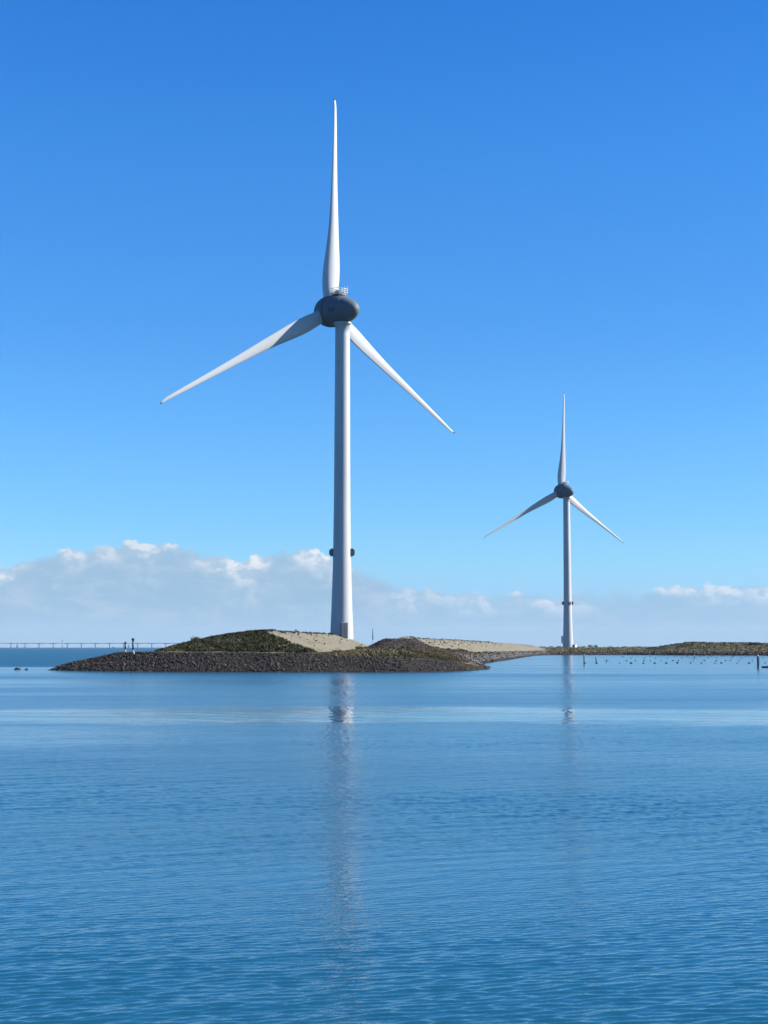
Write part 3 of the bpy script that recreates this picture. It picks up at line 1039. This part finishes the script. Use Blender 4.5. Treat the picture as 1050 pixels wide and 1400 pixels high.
def build_nacelle(root, hub_z, over, tilt, logo):
    """egg-shaped machine house with its tail downwind (-Y); origin on the rotor axis above the tower"""
    nac_prof = [(0.0, -7.35), (.55, -7.28), (1.05, -7.05), (1.6, -6.55), (2.15, -5.8), (2.75, -4.7), (3.25, -3.4), (3.36, -3.05), (3.30, -3.02), (3.31, -2.96), (3.385, -2.93), (3.68, -1.9), (3.98, -.4), (4.16, 1.0), (4.2, 1.9), (4.16, 2.05), (3.9, 2.1), (0.4, 2.1)]
    o = MB().lathe(nac_prof, 56, Y90).build('nacelle', M_nac, root)
    fwd = Vector((0, math.cos(tilt), math.sin(tilt))) * 1.33
    o.location = Vector((0, 0, hub_z)) + fwd; o.rotation_euler = (tilt, 0, 0)
    sp_prof = [(0.4, 2.3), (3.95, 2.3), (4.22, 2.36), (4.26, 3.0), (4.2, 4.2), (3.98, 5.3), (3.55, 6.4), (2.95, 7.3), (2.1, 8.1), (1.1, 8.55), (0.0, 8.7)]
    hubo = MB().lathe(sp_prof, 56, Y90).build('rotor_hub', M_nac, root)
    hubo.location = Vector((0, 0, hub_z)) + fwd; hubo.rotation_euler = (tilt, 0, 0)
    # ventilation openings on the flank (left when seen from behind)
    for dy in (-.65, .45):
        v = MB()
        v.box((0, 0, 0), (.16, .8, 1.0), .05)
        for k in range(4):
            v.box((-.09, 0, -.33 + k * .22), (.05, .5, .06))
        ob = v.build('vent', M_dark, o)
        y_ = -.9 + dy
        rr = np.interp(y_, [-3.4, -1.9, -.4, 1.0], [3.25, 3.68, 3.98, 4.16])
        ang = R(205)
        ob.location = (rr * math.cos(ang), y_, -rr * math.sin(ang) * 0 + rr * math.sin(ang) * -.05)
        ob.location = (-rr * .985, y_, -.35)
        ob.rotation_euler = (0, R(5), R(-12))
    # service platform with railings on the back of the egg
    p = MB()
    zt = 4.3
    y0, y1, hw = -1.1, 2.5, 1.5
    p.box((0, (y0 + y1) / 2, zt), (2 * hw, y1 - y0, .12))
    for sx in (-hw, hw):
        for k in range(6):
            y_ = y0 + k * (y1 - y0) / 5
            p.tube([(sx, y_, zt), (sx, y_, zt + 1.6)], .06, 6)
        for hz in (.55, 1.1, 1.6):
            p.tube([(sx, y0, zt + hz), (sx, y1, zt + hz)], .07, 6)
    for y_ in (y0, y1):
        for hz in (.55, 1.1, 1.6):
            p.tube([(-hw, y_, zt + hz), (hw, y_, zt + hz)], .07, 6)
        for k in (-.5, .5):
            p.tube([(k, y_, zt), (k, y_, zt + 1.6)], .06, 6)
    for (x_, y_) in ((-1, 1.9), (1, 1.9), (-1, -.8), (1, -.8)):
        p.tube([(x_, y_, zt), (x_, y_, 3.2)], .1, 6)
    p.build('railing', M_pale, o)
    c = MB().box((.25, .75, zt + .62), (1.9, 2.2, 1.0), .08)
    for k in range(5):
        c.box((-.72, -.05 + k * .4, zt + .62), (.05, .22, .8))
    c.build('cooler', M_box, o)
    a = MB()
    a.tube([(.5, -2.0, 3.3), (.5, -2.0, 6.6)], .07, 6)
    a.tube([(-.5, -2.0, 3.3), (-.5, -2.0, 6.1)], .06, 6)
    a.tube([(-.5, -2.0, 5.3), (.9, -2.0, 5.3)], .05, 6)
    a.box((.1, -2.0, 5.45), (.22, .22, .3), .04)
    a.box((.9, -2.0, 5.5), (.18, .3, .22), .04)
    a.box((-.5, -2.0, 6.1), (.28, .28, .36), .05)
    a.build('weather_mast', M_rail, o)
    return o, hubo


def turbine(loc, hub_h, yaw, tilt, spin, over, label, boxes, door, group, detail=True):
    root = empty('wind_turbine', loc, yaw)
    top = hub_h - 3.9
    tower = MB()
    Z = np.array([0, 3, 8, 15, 24, 36, 50, 66, 80, 86])
    Rr = np.array([3.02, 2.95, 2.74, 2.53, 2.32, 2.18, 2.10, 2.03, 1.96, 1.93])
    prof = []
    zz = list(np.linspace(0, top, 34))
    for k in zz:
        prof.append((float(np.interp(k * 86 / top, Z, Rr)), k))
    prof += [(2.35, top + .02), (2.35, top + .5), (1.8, top + .52), (1.8, top + 1.2)]
    tw = tower.lathe(prof, 64).build('tower', M_tower, root)
    rf = lambda h: float(np.interp(h * 86 / top, Z, Rr))
    if detail:
        for hgt in (top * .28, top * .52, top * .76):
            fl = MB().lathe([(rf(hgt) - .02, hgt - .07), (rf(hgt) + .018, hgt - .06), (rf(hgt) + .018, hgt + .06), (rf(hgt) - .02, hgt + .07)], 64)
            fl.build('flange', M_tower, tw)
    for ang, hgt in boxes:
        a = ang - yaw
        rr = rf(hgt)
        M = Matrix.Rotation(a, 3, 'Z')
        # housing with chamfered outer corners, bolted to the tower wall
        b = MB()
        d_, w_, h_ = 1.0, 1.4, 2.0
        out = [(-.12, -h_ * .28), (-.12, h_ * .5), (d_ * .55, h_ * .5), (d_, h_ * .26), (d_, -h_ * .26), (d_ * .55, -h_ * .5), (-.12, -h_ * .5)]
        out = [(-.15, h_ * .5), (d_ * .55, h_ * .5), (d_, h_ * .25), (d_, -h_ * .25), (d_ * .55, -h_ * .5), (-.15, -h_ * .5)]
        vs = [(x_, -w_ / 2, z_) for x_, z_ in out] + [(x_, w_ / 2, z_) for x_, z_ in out]
        k = len(out)
        fs = [tuple(range(k)), tuple(range(2 * k - 1, k - 1, -1))] + [(i, k + i, k + (i + 1) % k, (i + 1) % k) for i in range(k)]
        b.add([M @ (Vector(v) + Vector((rr, 0, hgt))) for v in vs], fs)
        bo = b.build('service_box', M_box, root)
        l = MB()
        for z_ in (-.5, 0, .5):
            l.box(M @ Vector((rr + d_ + .02, 0, hgt + z_)), (.05, 1.0, .12), 0, M)
        if detail: l.build('grille', M_dark, bo)
    if door:
        ang, hgt, wd, hh, dp, dm = door
        a = ang - yaw
        M = Matrix.Rotation(a, 3, 'Z')
        rr = rf(hgt)
        d_ = MB().box(M @ Vector((rr + dp / 2 - .35, 0, hgt)), (dp + .3, wd, hh), .1, M)
        do = d_.build('entrance_housing', dm, root)
        p = MB()
        p.box(M @ Vector((rr + dp - .17, -wd * .22, hgt - .15)), (.05, wd * .38, hh * .8), 0, M)
        p.box(M @ Vector((rr + dp - .17, wd * .22, hgt - .15)), (.05, wd * .38, hh * .8), 0, M)
        po = p.build('door', M_door if dm is not M_door else M_box, do)
    nac, hubo = build_nacelle(root, hub_h, over, tilt, None)
    Rt = Matrix.Rotation(tilt, 4, 'X')
    for k in range(3):
        bl = link('blade', BLADE, None, root)
        Ml = Matrix.Translation((0, 0, hub_h)) @ Rt @ Matrix.Translation((0, over + 1.33, 0)) @ Matrix.Rotation(spin + k * 2 * math.pi / 3, 4, 'Y')
        bl.matrix_local = Ml
        link('blade_tip', TIP, None, bl)
    return tag(root, label, 'wind turbine', group)


G = 'white wind turbines on the dam'
T1z = 6.0
T1 = turbine((-11.02, 402.05, T1z), 93.2 - T1z, R(40.7), R(5.35), R(-.81), 4.37,
             'large white wind turbine on the sandy mound, grey door housing at its foot',
             [(R(0), 28.7 - T1z), (R(180), 28.7 - T1z)], (R(-78), 2.3, 1.85, 4.1, 1.3, M_door), G)
T2z = 3.7
T2 = turbine((106.3, 890.6, T2z), 94.27 - T2z, R(29.16), R(6.7), R(-.19), 4.43,
             'smaller looking white wind turbine farther back on the grassy dam, right of the large one',
             [(R(180), 29.3 - T2z), (R(-72), 29.3 - T2z), (R(4), 29.3 - T2z)], (R(190), 4.6, 1.9, 4.3, 1.0, M_pale), G)


def copy_tree(o, parent=None):
    c = o.copy()
    col.objects.link(c)
    if parent is not None:
        c.parent = parent
    for ch in list(o.children):
        copy_tree(ch, c)
    return c


T3 = copy_tree(T1)
T3.location = ((405.5 - CX) / F_PX * 7600, 7600, 0)
T3.rotation_euler = (0, 0, R(-30))
T3['label'] = 'tiny faint wind turbine on the horizon above the sand ridge'
for ch in T3.children:
    if ch.name.startswith('blade'):
        ch.matrix_local = ch.matrix_local @ Matrix.Rotation(R(14), 4, 'Y') if False else ch.matrix_local
T3.rotation_euler = (0, 0, R(35))

# foundation pads
for (bx_, by_, bz_, lab) in ((106.3, 890.6, T2z, 'round concrete foundation under the farther turbine'),):
    pd = MB().lathe([(0, .25), (5.0, .25), (5.4, .1), (5.6, -1.2)], 40).build('foundation', M_conc)
    pd.location = (bx_, by_, bz_ - .25)
    tag(pd, lab, 'foundation')
kb = MB().box((0, 0, .75), (2.2, 1.6, 1.5), .08).box((0, 0, 1.56), (2.4, 1.8, .12))
ko = empty('kiosk', at(785.5, 885.5, 884), R(-50))
ko.location.z = tz(ko.location.x, ko.location.y) - .1
kb.build('cabinet', M_pale, ko)
MB().box((0, -.83, .7), (.9, .05, 1.2)).build('door', M_box, ko)
tag(ko, 'small white cabinet at the right foot of the farther turbine', 'cabinet')

# slim mast seen between the turbine mound and the rubble heap
mx, my, mz = at(509.8, 873, 436)
ms = empty('mast', (mx, my, min(tz(mx, my), 5.6) - .3))
hm = at(509.8, 858.5, 436)[2] - ms.location.z
MB().tube([(0, 0, 0), (0, 0, hm)], [.09, .05], 8).build('pole', M_rail, ms)
MB().tube([(0, 0, hm * .52), (0, 0, hm * .9)], .16, 8).box((0, 0, hm * .93), (.4, .3, .18), .03).build('lamp_head', M_box, ms)
tag(ms, 'thin grey mast with a thicker upper part behind the dark rubble heap', 'mast')


# ------------------------------------------------------------------ beacon posts on the tip
def beacon(px, base_py, top_py, yy, label, leanx, wide):
    X, Y, _ = at(px, base_py, yy)
    zb = tz(X, Y)
    h = at(px, top_py, yy)[2] - zb
    r = empty('beacon_post', (X, Y, zb - .25))
    h += .25
    lx = leanx
    MB().tube([(lx, 0, 0), (lx * .15, 0, h * .40)], [.15, .12], 10).box((lx, 0, .22), (.55, .55, .3), .05).build('foot', M_foot, r)
    MB().tube([(lx * .15, 0, h * .39), (0, 0, h * .6), (0, 0, h * .86)], [.14, .15, .13], 10).build('post', M_black, r)
    c = MB().lathe([(.0, h * .84), (.13, h * .84), (wide, h * .96), (wide, h * .99), (.12, h), (0, h)], 14)
    c.build('topmark', M_black, r)
    return tag(r, label, 'beacon', 'beacon posts on the breakwater tip')


beacon(181.6, 892, 872.6, 263, 'taller dark beacon post with flared top and white foot on the breakwater tip', .28, .27)
beacon(171.2, 890.5, 877.6, 266, 'shorter dark beacon post left of the taller one on the breakwater tip', .02, .2)

# ------------------------------------------------------------------ mooring stakes and mussel buoys in the bay


def stake(px, top_py, bot_py, rad, label, lean=0.0, pale=False):
    X, Y = ground(px, bot_py)
    h = at(px, top_py, Y)[2]
    r = empty('mooring_post', (X, Y, -1.0))
    MB().tube([(0, 0, 0), (lean * .5, 0, (h + 1) * .5), (lean, 0, h + 1)], [rad * 1.05, rad, rad * .9], 10).build('post', M_timber, r)
    MB().lathe([(rad * .9, h + .93), (rad * 1.05, h + .95), (rad * .8, h + 1.08), (0, h + 1.14)], 10, Matrix.Identity(3)).build('cap', M_pale if pale else M_rail, r)
    for ch in r.children:
        if ch.name.startswith('cap'): ch.location.x = lean
    if pale:
        s = MB()
        s.box((rad * .95, -.02, 1 + h * .5), (.06, rad * 1.2, h * .7))  # white strip painting sunlight onto the right side of the post
        s.build('sunlit_strip', M_pale, r)
    return tag(r, label, 'post', 'posts standing in the bay')


stake(798.6, 895.0, 908.6, .14, 'upright dark timber post in the water just right of the farther turbine')
stake(816.8, 898.2, 904.0, .14, 'short dark stake leaning left in the water among the first buoys', -.55)
stake(828.8, 900.8, 905.0, .13, 'stubby dark stake beside a buoy in the bay', .05)
stake(1036.5, 896.3, 913.2, .2, 'thick post with a white strip for its sunlit right side in the water near the right edge', 0, True)
stake(852.0, 895.8, 899.0, .12, 'small far stake near the inner shore above the buoys', 0)
stake(949.0, 896.6, 900.6, .13, 'small far stake among the back buoys right of the bank start', .1)

buoy_rows = [(907.0, [800, 815, 848, 863.5, 880, 896.5, 912, 927, 945, 960, 977, 987, 1007.5, 1023.5, 1046]),
             (903.6, [832, 856, 868.5, 881, 889.5, 903.5, 920.5, 927, 948, 962.5, 980, 991, 998.5, 1010, 1029]),
             (899.8, [863.5, 880.5, 896, 912, 931, 942, 948.5, 968, 980.5, 999, 1014, 1044]),
             (897.8, [849, 871, 889, 905, 922, 939, 957, 972, 988, 1003, 1021])]
bm_ = MB()
bm_.lathe([(0, -.52), (.2, -.5), (.3, -.42), (.33, -.1), (.34, 0), (.33, .1), (.3, .42), (.2, .5), (0, .52)], 12, Matrix.Rotation(math.pi / 2, 3, 'Y'))
BUOY = bm_.mesh('float', M_buoy)
RING = MB().lathe([(.30, -.06), (.37, -.05), (.37, .05), (.30, .06)], 12, Matrix.Rotation(math.pi / 2, 3, 'Y')).mesh('strap', M_timber)
first = True
for ri, (py, pxs) in enumerate(buoy_rows):
    for px in pxs:
        X, Y = ground(px + rng.uniform(-1, 1), py + rng.uniform(-.2, .2))
        r = empty('buoy', (X, Y, .1 + rng.uniform(-.06, .06)), rng.uniform(0, 3.1))
        s = rng.uniform(.42, .68)
        r.scale = (s, s, s)
        link('float', BUOY, None, r)
        link('strap', RING, None, r)
        tag(r, ('dark barrel buoy in the nearest row of the shellfish bay', 'dark barrel buoy in the second row of the shellfish bay',
                'dark barrel buoy in the third row of the shellfish bay', 'tiny dark buoy in the farthest row by the inner shore')[ri],
            'buoy', ('buoys of the nearest row', 'buoys of the second row', 'buoys of the third row', 'buoys of the farthest row')[ri])

# floating pipe at the right edge
X, Y = ground(1049, 912.9)
fp = MB().tube([(-1.1, 0, 0), (0, .02, .06), (1.6, 0, .05)], [.16, .18, .17], 10).build('float', M_black)
fp.location = (X, Y, .1)
tag(fp, 'dark floating pipe at the right edge of the frame beside the post with the white sunlit strip', 'float')
# rocks awash off the tip
for px, py, sz, lab in ((23.5, 915.6, .75, 'dark rock breaking the surface left of the breakwater tip'),
                        (36.0, 915.9, .42, 'smaller low rock awash next to the dark rock')):
    X, Y = ground(px, py)
    bv, bf = ICO2
    q = bv * (1 + .25 * (rng.random((len(bv), 1)) - .5)) * np.array([sz, sz * .8, sz * .42]) * (1 + .25 * np.sin(bv[:, :1] * 3 + 1))
    r = link('rock', mesh_np('rock', q, bf, M_stone))
    r.location = (X, Y, .06)
    tag(r, lab, 'rock')

# ------------------------------------------------------------------ far things: bridge, channel mark, boats
YB = 10400.0
br = empty('bridge', (0, YB, 0))
sp_ = 95.0
x0 = (36 - CX) / F_PX * YB
n0 = 22
xa, xb = x0 - 3 * sp_ - 40, x0 + (n0 - 4) * sp_ + 60
dz = EYE + (884.6 - 879.2) / F_PX * YB
gird = MB()
vs, fs = [], []
K = 6 * n0
zs = []
for i in range(K + 1):
    xx = xa + (xb - xa) * i / K
    ph = abs(((xx - x0) / sp_) % 1.0 - .5) * 2         # 1 at a pier, 0 at midspan
    dep = 3.2 + 3.0 * ph ** 2
    for yy in (-6, 6):
        vs += [(xx, yy, dz - dep), (xx, yy, dz)]
for i in range(K):
    b = i * 4
    fs += [(b, b + 4, b + 5, b + 1), (b + 2, b + 3, b + 7, b + 6), (b + 1, b + 5, b + 7, b + 3), (b, b + 2, b + 6, b + 4)]
fs += [(0, 1, 3, 2), (K * 4, K * 4 + 2, K * 4 + 3, K * 4 + 1)]
gird.add(vs, fs)
gird.build('deck', M_bridge, br)
pr = MB()
for yy in (-6, 6):
    pr.box(((xa + xb) / 2, yy, dz + 1.0), (xb - xa, .25, .35))
pr.build('railing', M_bridge, br)
pier = MB()
pier.tube([(0, 0, -1), (0, 0, dz - 6.4)], [3.2, 2.6], 14).box((0, 0, dz - 6.2), (7.5, 10, 1.6), .5).box((0, 0, .8), (8, 14, 3), .6)
PIER = pier.mesh('pier', M_bridge)
for k in range(n0):
    p_ = link('pier', PIER, None, br)
    p_.location = (x0 + (k - 3) * sp_, 0, 0)
tag(br, 'long low bridge on many piers far away along the horizon', 'bridge')

bx, by, _ = at(85, 887, 3200)
cm = empty('channel_marker', (bx, by, -1))
hh = at(85, 876, 3200)[2] + 1
MB().tube([(0, 0, 0), (0, 0, hh)], [.75, .5], 10).build('pole', M_box, cm)
MB().lathe([(0, hh - .2), (1.1, hh - .2), (0, hh + 1.8)], 12).build('topmark', M_black, cm)
tag(cm, 'tall thin channel marker standing in the water before the far bridge', 'marker')

for px, top, lab in ((25.3, 877.8, 'white sailing boat at the left edge in front of the bridge'), (177.2, 880.4, 'small white sail behind the two beacon posts')):
    yb = 6000
    X = (px - CX) / F_PX * yb
    h = at(px, top, yb)[2]
    sb = empty('sailing_boat', (X, yb, 0), R(-20))
    hull = MB()
    sec = [(-5.5, .9, .9), (-3, 1.6, 1.0), (0, 1.8, 1.1), (3, 1.3, 1.25), (5.8, .1, 1.5)]
    vs, fs = [], []
    for x_, w_, z_ in sec:
        vs += [(x_, -w_, z_), (x_, -w_ * .6, -.4), (x_, w_ * .6, -.4), (x_, w_, z_)]
    for i in range(4):
        for k in range(4):
            fs.append((i * 4 + k, i * 4 + 4 + k, i * 4 + 4 + (k + 1) % 4, i * 4 + (k + 1) % 4))
    fs += [(0, 1, 2, 3), (16, 19, 18, 17)]
    hull.add(vs, fs).build('hull', M_sail, sb)
    MB().tube([(.6, 0, .8), (.6, 0, h)], [.14, .08], 8).build('mast', M_rail, sb)
    def sail(pts, bulge, name):
        v0 = []
        nseg = 6
        for i in range(nseg + 1):
            t = i / nseg
            a = Vector(pts[0]).lerp(Vector(pts[2]), t); b = Vector(pts[1]).lerp(Vector(pts[2]), t)
            for j in range(5):
                s = j / 4
                q = a.lerp(b, s); q.y += bulge * math.sin(math.pi * s) * (1 - t)
                v0.append(q)
        f0 = [(i * 5 + j, i * 5 + j + 1, i * 5 + j + 6, i * 5 + j + 5) for i in range(nseg) for j in range(4)]
        MB().add(v0, f0, True).build(name, M_sail, sb)
    sail([(.5, 0, 2.2), (-4.8, .6, 2.2), (.5, 0, h - .3)], .5, 'mainsail')
    sail([(.9, 0, 1.8), (5.6, 0, 1.6), (.8, 0, h * .88)], .5, 'foresail')
    tag(sb, lab, 'sailing boat')

yb = 5600
X = (157.5 - CX) / F_PX * yb
bt = empty('barge', (X, yb, 0), R(12))
hl = MB()
vs, fs = [], []
for x_, w_, z_ in ((-7, 1.6, 1.8), (-5, 2.2, 1.8), (4, 2.2, 1.9), (7.5, .2, 2.8)):
    vs += [(x_, -w_, z_), (x_, -w_ * .8, -.5), (x_, w_ * .8, -.5), (x_, w_, z_)]
for i in range(3):
    for k in range(4):
        fs.append((i * 4 + k, i * 4 + 4 + k, i * 4 + 4 + (k + 1) % 4, i * 4 + (k + 1) % 4))
fs += [(0, 1, 2, 3), (12, 15, 14, 13)]
hl.add(vs, fs).build('hull', M_hull, bt)
MB().box((-3.2, 0, 3.4), (4.2, 3.0, 3.2), .2).box((-3.2, 0, 5.1), (4.6, 3.4, .25)).build('wheelhouse', M_hull, bt)
MB().tube([(-1.5, 0, 5), (-1.5, 0, 8)], .15, 6).build('mast', M_rail, bt)
tag(bt, 'small dark motor boat on the horizon below the bridge deck', 'boat')

# ------------------------------------------------------------------ air
HAZE = 2.0e-5
if HAZE > 0:
    hz = MB().box((0, 6250, 84), (27400, 13700, 170))
    hm_ = bpy.data.materials.new('haze')
    hm_.use_nodes = True
    nt = hm_.node_tree
    nt.nodes.remove(nt.nodes['Principled BSDF'])
    pv = nt.nodes.new('ShaderNodeVolumePrincipled')
    pv.inputs['Color'].default_value = (.80, .88, 1.0, 1)
    pv.inputs['Density'].default_value = HAZE
    nt.links.new(pv.outputs[0], nt.nodes['Material Output'].inputs['Volume'])
    ho = hz.build('haze', hm_)
    tag(ho, 'thin pale sea haze', None, None, 'stuff')
